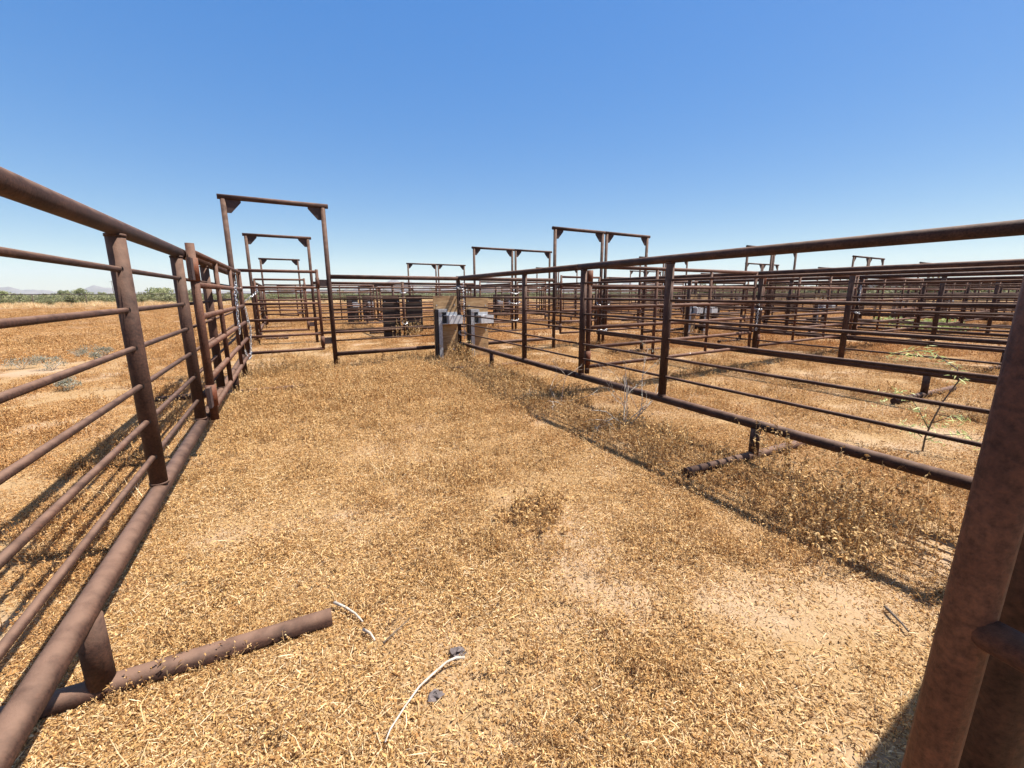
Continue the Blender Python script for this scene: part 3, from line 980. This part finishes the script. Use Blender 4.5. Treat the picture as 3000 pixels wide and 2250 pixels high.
# upright dried weeds: thick in the middle of the pen and along the right panel
def weed_density(x, y):
    d = .06 + np.clip((fbm(x + 40, y, 2.6) - .50) * 6, 0, 1) * .5
    inpen = (x > -.75) & (x < 3.35)
    d = d + inpen * np.exp(-((y - 6.4) / 1.7) ** 2) * .85
    d = d + np.exp(-((x - 2.75) / .42) ** 2) * (y < 5.5) * (y > 1.2) * .55
    d = d + np.exp(-((np.hypot(x - 1.55, (y - 3.6)) - .1) / .45) ** 2) * .35 + np.exp(-(np.hypot(x - 1.15, y - 2.0) / .28) ** 2) * .6 + np.exp(-(np.hypot(x - 1.25, y - 2.85) / .3) ** 2) * .5
    for bx, by, br in BARE: d = d * np.clip((np.hypot(x - bx, y - by) / br) ** 2.5, .02, 1)
    return np.clip(d, 0, 1)


x, y = sample(9000, .9, 13, weed_density, .9)
x2, y2 = sample(6000, 12.5, 60, lambda x, y: np.clip((fbm(x, y, .45) - .42) * 5, 0, 1), 1.0)
X_, Y_ = np.concatenate([x, x2]), np.concatenate([y, y2])
r_ = np.hypot(x, y)
k = rng.random(len(DR)) < .55
X_, Y_ = np.concatenate([X_, DR[k, 0]]), np.concatenate([Y_, DR[k, 1]])
sc = np.concatenate([rng.uniform(.55, 1.15, len(x)) * np.clip(.55 + r_ * .1, .6, 1.25), rng.uniform(1.2, 2.2, len(x2)), rng.uniform(.3, .6, int(k.sum()))])
scatter('dried_weeds', 'low upright dried golden brown weeds covering the pen floor', 'dried weeds', np.stack([X_, Y_, zs(X_, Y_)], -1), rng.random(len(X_)) * 2 * PI, sc, zone_tint(X_, Y_), C_PLA, 8)

x, y = sample(260, .9, 12, lambda x, y: .1 + .9 * np.clip((fbm(x, y + 77, 1.2) - .48) * 5, 0, 1), .9)
scatter('straw', 'loose pale straw stalks lying among the dry weeds', 'straw', np.stack([x, y, zs(x, y)], -1), rng.random(len(x)) * 2 * PI, rng.uniform(.6, 1.2, len(x)), np.full(len(x), .15), C_STR, 5)

# far green scrub beyond the boundary fence
C_SCR = hidden_coll('scrub_bush', [crown_mesh('scrub_bush', 1.0, .15, 1.5, 420, .12, GREENS + SAGE[:1], 500 + k, M_GREEN, 6) for k in range(6)])
az = np.radians(rng.uniform(-26, 82, 5200)); rr = 79 + 620 * rng.random(5200) ** 2.0
x, y = rr * np.sin(az), rr * np.cos(az)
k = (y > 78.5) | (np.degrees(az) > 25)
x, y, az = x[k], y[k], az[k]
sc = rng.uniform(.4, .82, len(x)) * np.where(np.degrees(az) > 45, 1.6, 1.0) * np.where(rng.random(len(x)) < .06, 1.5, 1)
sc = sc * 1.12
scatter('desert_scrub', 'pale green desert scrub filling the plain up to the horizon', 'scrub', np.stack([x, y, np.zeros(len(x))], -1), rng.random(len(x)) * 2 * PI, sc, rng.uniform(.05, .4, len(x)), C_SCR, 6)

# dry grass strip at the foot of the scrub
C_DG = hidden_coll('dry_grass_tuft', [np_mesh('dry_grass_tuft', *pr[:2], M_LEAF, pr[2]) for pr in (blades(160, .5, .55, np.random.default_rng(600 + k), PALE + GOLD[:1], .45, .008)[0] for k in range(4))])
az = np.radians(rng.uniform(-26, 80, 1300)); rr = 66 + 24 * rng.random(1300)
x, y = rr * np.sin(az), rr * np.cos(az)
scatter('dry_grass', 'straw coloured dry grass strip along the boundary fence', 'grass', np.stack([x, y, np.zeros(len(x))], -1), rng.random(len(x)) * 2 * PI, rng.uniform(.4, .9, len(x)), rng.uniform(.1, .5, len(x)), C_DG, 4)


# ---------------------------------------------------------------- single plants and things on the ground
def weed_thing(label, x, y, R, nst, h, nleaf, pal, seed, leaf=.024, lean=.4, group='large dried weed clumps'):
    pr = proto_plant(seed, R, nst, h, nleaf, pal, leaf, lean)
    o = part('dried_weed_clump', np_mesh('dried_weed_clump', *pr[:2], M_LEAF, pr[2]), None, (x, y, gz(x, y)))
    tag(o, label, 'weed', group)
    return o


weed_thing('tall dried weed clump with curled leaves below the near right panel', 2.62, 1.30, .26, 75, .36, 16, BROWN, 701)
weed_thing('spreading brown weed clump at the start of the rail shadows', 2.42, 1.02, .24, 70, .27, 15, BROWN + GOLD[:2], 702)
weed_thing('brown weed clump against the big dark post at right', 2.95, 1.05, .28, 80, .30, 15, BROWN, 703)
weed_thing('thin upright dried weed beside the near right panel leg', 2.95, 1.72, .13, 26, .40, 14, BROWN + GOLD[:2], 704, .026, .2)
weed_thing('dried weed clump under the near right panel beyond its leg', 2.75, 2.55, .25, 60, .24, 14, BROWN + GOLD[:3], 705)
weed_thing('golden weeds with pods growing in front of the left waterer board', 2.93, 8.15, .22, 50, .36, 15, BROWN + GOLD[:2], 706, .026, .3)
weed_thing('golden weeds at the foot of the dark corner post', 3.20, 8.10, .16, 45, .36, 16, GOLD, 707, .028, .25)
weed_thing('dark brown weed heap below the chained end of the wide gate', -.30, 8.2, .35, 90, .30, 15, BROWN, 708)
weed_thing('dark weed heap before the arch gate', .35, 8.05, .30, 70, .24, 15, BROWN + GOLD[:2], 709)
weed_thing('leafy brown weed tuft in the middle of the pen floor', 1.17, 2.0, .17, 55, .16, 15, BROWN + GOLD[:1], 710, .026, .6)
weed_thing('golden weeds growing up against the dark boards beyond the alley', 3.3, 13.05, .5, 60, .50, 14, GOLD, 711, .034, .2)


def branches(b, p, d, L, r, depth, r_, tips, mat=0):
    n = 5; pts = [Vector(p)]; d = Vector(d)
    for k in range(n):
        d = (d + Vector(r_.normal(0, .22, 3)) + Vector((0, 0, .02))).normalized()
        pts.append(pts[-1] + d * L / n)
    b.path(pts, r, 5, .45, mat)
    tips.append((pts, d))
    if depth:
        for k in range(2 if depth > 1 else 3):
            q = r_.integers(2, n + 1)
            dd = (d + Vector(r_.normal(0, .65, 3))).normalized()
            branches(b, pts[q], dd, L * .62, r * .5, depth - 1, r_, tips, mat)


def bush(name, label, cat, x, y, dirs, L, r, depth, seed, twigmat, leafn, leafsize, pal, group=None, basal=0, tint=None):
    r_ = np.random.default_rng(seed)
    root = empty(name, (x, y, gz(x, y))); tag(root, label, cat, group)
    b = MB(); tips = []
    for d in dirs: branches(b, (r_.normal(0, .03), r_.normal(0, .03), -.02), d, L * (.8 + .4 * r_.random()), r, depth, r_, tips)
    part('stems', b.mesh('stems', twigmat), root)
    if leafn:
        P_ = []
        for k in range(leafn):
            pts, _ = tips[r_.integers(len(dirs) if len(tips) > len(dirs) else 0, len(tips))]
            q = r_.integers(1, len(pts)); t = r_.random()
            P_.append(np.array(pts[q - 1].lerp(pts[q], t)) + r_.normal(0, .012, 3))
        for k in range(basal): P_.append(np.array([r_.normal(0, .13), r_.normal(0, .13), abs(r_.normal(0, .03)) + .01]))
        P_ = np.array(P_)
        co, fa, cl = leafquads(len(P_), lambda n: P_, leafsize, pal, r_, .3, 2.6)
        part('leaves', np_mesh('leaves', co, fa, M_GREEN, cl), root)
    return root


bush('twiggy_bush', 'leafless twiggy bush leaning over the bottom rail of the near right panel', 'bush', 2.93, 3.2,
     [(-.35, .1, .8), (.1, -.5, .8), (.5, -.3, .6), (.2, .3, .9), (-.1, -.1, 1), (.55, -.6, .45), (-.5, -.3, .6)], .5, .0055, 2, 21, M_TWIG, 90, .014, SAGE, basal=170)
bush('brush_heap', 'grey dead brush lying beside the near right panel bottom rail', 'brush', 2.86, 4.25,
     [(1, .1, .15), (-1, .2, .12), (.4, .9, .15), (-.5, -.9, .2), (.9, -.4, .3), (-.8, .7, .1), (.2, -.2, .8)], .42, .006, 2, 22, M_TWIG, 0, .02, SAGE)
# sapling behind the near right panel
sx = empty('mesquite_sapling', (4.6, 1.5, 0)); tag(sx, 'young green mesquite sapling with a bent stem behind the right panel', 'sapling')
r_ = np.random.default_rng(33)
b = MB()
br = [[(0, 0, -.05), (0, .0, .12), (.0, -.02, .25), (0, -.06, .43), (0, -.13, .62), (0, -.11, .71), (-.01, .04, .815), (-.02, .12, .83), (-.02, .22, .81), (-.03, .31, .77)],
      [(0, -.01, .2), (-.03, .06, .34), (-.05, .13, .45), (-.05, .21, .47), (-.05, .30, .43), (-.06, .37, .38)],
      [(0, -.02, .25), (.05, -.1, .31), (.08, -.2, .34)], [(0, 0, .1), (.04, -.1, .17), (.06, -.22, .2), (.08, -.3, .12)], [(0, .02, .12), (-.06, .09, .2), (-.1, .15, .2)]]
for q, pts in enumerate(br): b.path(pts, .0075 if q == 0 else .004, 7, .3)
part('stem', b.mesh('stem', M_BARK), sx)
P_ = []
for q, pts in enumerate(br):
    a = 5 if q == 0 else 1
    for k in range(a, len(pts)):
        for t in np.linspace(0, 1, 22): P_.append(np.array(Vector(pts[k - 1]).lerp(Vector(pts[k]), t)) + r_.normal(0, .028, 3) + np.array([0, 0, -.012]))
P_ = np.array(P_)
co, fa, cl = leafquads(len(P_), lambda n: P_, .026, [(0.46, 0.50, 0.20), (0.56, 0.58, 0.28), (0.36, 0.42, 0.16)], r_, .4, 6)
part('leaves', np_mesh('leaves', co, fa, M_GREEN, cl), sx)

for k, (lab, x, y, s) in enumerate((('pale grey shrub farthest left outside the pens', -4.23, 10.8, .22), ('grey-green shrub standing right of the farthest left shrub', -3.69, 10.4, .20),
                                    ('small grey shrub on pink soil close behind the left post', -3.3, 11.4, .17), ('grey shrub farther back beside bare pink soil', -4.01, 12.6, .18),
                                    ('low grey shrub next to the back shrub', -3.6, 12.7, .16), ('small grey shrub between the two left rails nearest the pens', -2.75, 8.1, .14))):
    t = empty('small_shrub', (x, y, gz(x, y))); tag(t, lab, 'shrub', 'grey shrubs outside the left fence')
    part('foliage', crown_mesh('foliage', s, .02, s * 1.25, 620, .013, SAGE, 60 + k, M_GREEN, 8), t)
    b = MB()
    for q in range(9):
        a = q * .7 + k; b.path([(0, 0, -.02), (.3 * s * math.cos(a), .3 * s * math.sin(a), s * .3), (.7 * s * math.cos(a), .7 * s * math.sin(a), s * .65)], .004, 5, .4)
    part('stems', b.mesh('stems', M_TWIG), t)
gw = empty('green_weed', (19.8, 7.1, 0)); tag(gw, 'low bright green weed patch among the far right pens', 'weed')
part('leaves', crown_mesh('leaves', 1.3, .0, .35, 1500, .05, [(0.24, 0.28, 0.09), (0.34, 0.37, 0.14)], 88, M_GREEN, 9), gw)
b = MB()
for q in range(6): b.path([(0, 0, 0), (.5 * math.cos(q), .5 * math.sin(q), .15), (1.0 * math.cos(q), 1.0 * math.sin(q), .22)], .008, 5, .4)
part('stems', b.mesh('stems', M_BARK), gw)


def lump(name, label, cat, x, y, s, seed):
    r_ = np.random.default_rng(seed); b = MB()
    n1, n2 = 6, 9
    for i in range(n1 + 1):
        for j in range(n2):
            th, ph = PI * i / n1, 2 * PI * j / n2
            q = s * (1 + .3 * r_.normal())
            b.v.append(Vector((q * math.sin(th) * math.cos(ph), q * .8 * math.sin(th) * math.sin(ph), max(-.005, q * .5 * math.cos(th) + s * .3))))
    for i in range(n1):
        for j in range(n2): b.face((i * n2 + j, (i + 1) * n2 + j, (i + 1) * n2 + (j + 1) % n2, i * n2 + (j + 1) % n2))
    o = part(name, b.mesh(name, M_STONE), None, (x, y, gz(x, y))); tag(o, label, cat)
    return o


lump('stone', 'dark angular stone just above the curved white twig', 'stone', .447, 1.30, .027, 1)
lump('stone', 'dark stone lying right of the curved white twig', 'stone', .319, 1.167, .024, 2)
lump('stone', 'black stone near the foot of the opened wide gate', 'stone', -.47, 7.0, .05, 3)


def twig(label, pts, r, mat, taper=.5):
    b = MB()
    b.path([(p[0], p[1], gz(p[0], p[1]) + p[2] + .007) for p in pts], r, 7, taper)
    o = part('fallen_twig', b.mesh('fallen_twig', mat)); tag(o, label, 'twig')
    return o


twig('long curved pale twig lying in the bottom foreground', [(.45, 1.248, .02), (.42, 1.255, .026), (.387, 1.257, .022), (.33, 1.235, .018), (.277, 1.21, .016), (.22, 1.165, .013), (.161, 1.111, .010), (.14, 1.08, .008)], .0048, M_TWIG)
twig('whitened knobbly twig by the end of the left foot pipe', [(.07, 1.76, .03), (.11, 1.72, .018), (.14, 1.66, .02), (.16, 1.61, .012)], .0065, M_TWIG)
twig('short whitened twig below the knobbly one', [(.155, 1.565, .012), (.175, 1.53, .016), (.185, 1.49, .01)], .006, M_TWIG)
twig('short dark stick beside the big dark post shadow', [(2.085, .70, .012), (2.05, .655, .014), (2.03, .62, .01), (2.0, .59, .012)], .006, M_BARK)
twig('thin straight dry stick near the knobbly twigs', [(.21, 1.46, .012), (.27, 1.5, .014), (.33, 1.54, .012)], .003, M_BARK)

# ---------------------------------------------------------------- air
hz = MB(); hz.box((-10900, -10900, -2.0), (10900, 10900, 420))
M_HAZE = bpy.data.materials.new('haze_air'); M_HAZE.use_nodes = True
nt = M_HAZE.node_tree; nt.nodes.remove(nt.nodes['Principled BSDF'])
pv = nt.nodes.new('ShaderNodeVolumePrincipled'); pv.inputs['Color'].default_value = (0.78, 0.86, 1.0, 1); pv.inputs['Density'].default_value = 0.00006
nt.links.new(pv.outputs[0], nt.nodes['Material Output'].inputs['Volume'])
haze = part('haze', hz.mesh('haze', M_HAZE)); tag(haze, 'faint dry haze over the desert plain', 'haze', kind='stuff')

# ---------------------------------------------------------------- light, sky, camera
to_sun = Vector((0.54, -0.165, 1.0)).normalized()
sd = bpy.data.lights.new('sun', 'SUN'); sd.energy = 5.0; sd.angle = math.radians(0.53); sd.color = (1.0, 0.945, 0.86)
so = bpy.data.objects.new('sun', sd); COL.objects.link(so); so.location = (0, 0, 30)
so.rotation_euler = (-to_sun).to_track_quat('-Z', 'Y').to_euler()

w = bpy.data.worlds.new('World'); scene.world = w; w.use_nodes = True
nt = w.node_tree
sky = nt.nodes.new('ShaderNodeTexSky'); sky.sky_type = 'NISHITA'; sky.sun_disc = False
sky.sun_elevation = math.asin(to_sun.z); sky.sun_rotation = math.atan2(to_sun.x, to_sun.y)
sky.altitude = 450; sky.air_density = 1.0; sky.dust_density = 0.6; sky.ozone_density = 2.0
bg = nt.nodes['Background']; bg.inputs['Strength'].default_value = 0.10
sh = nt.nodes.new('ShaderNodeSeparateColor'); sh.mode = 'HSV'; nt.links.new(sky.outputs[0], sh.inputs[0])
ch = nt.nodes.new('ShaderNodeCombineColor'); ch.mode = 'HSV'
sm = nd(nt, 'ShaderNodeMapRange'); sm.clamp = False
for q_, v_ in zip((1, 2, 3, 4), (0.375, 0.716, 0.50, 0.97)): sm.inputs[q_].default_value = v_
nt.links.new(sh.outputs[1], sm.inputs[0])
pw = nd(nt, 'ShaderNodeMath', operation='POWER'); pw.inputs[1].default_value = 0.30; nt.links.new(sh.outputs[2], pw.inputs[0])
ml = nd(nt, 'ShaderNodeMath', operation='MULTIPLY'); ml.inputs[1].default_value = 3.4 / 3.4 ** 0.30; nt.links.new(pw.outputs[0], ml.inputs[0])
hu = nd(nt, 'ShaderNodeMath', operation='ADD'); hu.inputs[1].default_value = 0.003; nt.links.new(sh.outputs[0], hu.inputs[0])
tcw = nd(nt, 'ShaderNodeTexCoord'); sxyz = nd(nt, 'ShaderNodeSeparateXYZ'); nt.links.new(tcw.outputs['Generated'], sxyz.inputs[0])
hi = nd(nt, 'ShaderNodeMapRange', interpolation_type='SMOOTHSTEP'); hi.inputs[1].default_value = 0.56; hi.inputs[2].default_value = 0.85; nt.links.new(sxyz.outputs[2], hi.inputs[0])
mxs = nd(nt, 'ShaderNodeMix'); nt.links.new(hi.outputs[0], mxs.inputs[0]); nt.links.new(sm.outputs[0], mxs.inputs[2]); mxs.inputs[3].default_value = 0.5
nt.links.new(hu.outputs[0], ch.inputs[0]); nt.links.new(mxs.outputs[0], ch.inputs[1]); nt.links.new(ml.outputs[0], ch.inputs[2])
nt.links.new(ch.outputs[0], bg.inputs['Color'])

f_px, pitch, yaw, roll = 1281.5444583919593, 0.20495910337817858, 0.4752430974773849, -0.003825939194539482
fw = Vector((math.sin(yaw) * math.cos(pitch), math.cos(yaw) * math.cos(pitch), -math.sin(pitch)))
rt = Vector((math.cos(yaw), -math.sin(yaw), 0)); upv = rt.cross(fw)
r2 = rt * math.cos(roll) + upv * math.sin(roll); u2 = -rt * math.sin(roll) + upv * math.cos(roll)
cd = bpy.data.cameras.new('camera'); cd.sensor_width = 36; cd.lens = 36 * f_px / 3000; cd.clip_start = .02; cd.clip_end = 30000
cam = bpy.data.objects.new('camera', cd); COL.objects.link(cam)
M4 = Matrix.Identity(4)
for q, vec in enumerate((r2, u2, -fw)):
    for k in range(3): M4[k][q] = vec[k]
M4.translation = (0, 0, 1.3)
cam.matrix_world = M4
scene.camera = cam

vs = scene.view_settings
vs.view_transform = 'Standard'; vs.look = 'None'; vs.exposure = 1.0; vs.gamma = 1.0; vs.use_curve_mapping = False
scene.render.resolution_x, scene.render.resolution_y = 1024, 768
scene.cycles.max_bounces = 6; scene.cycles.volume_bounces = 1
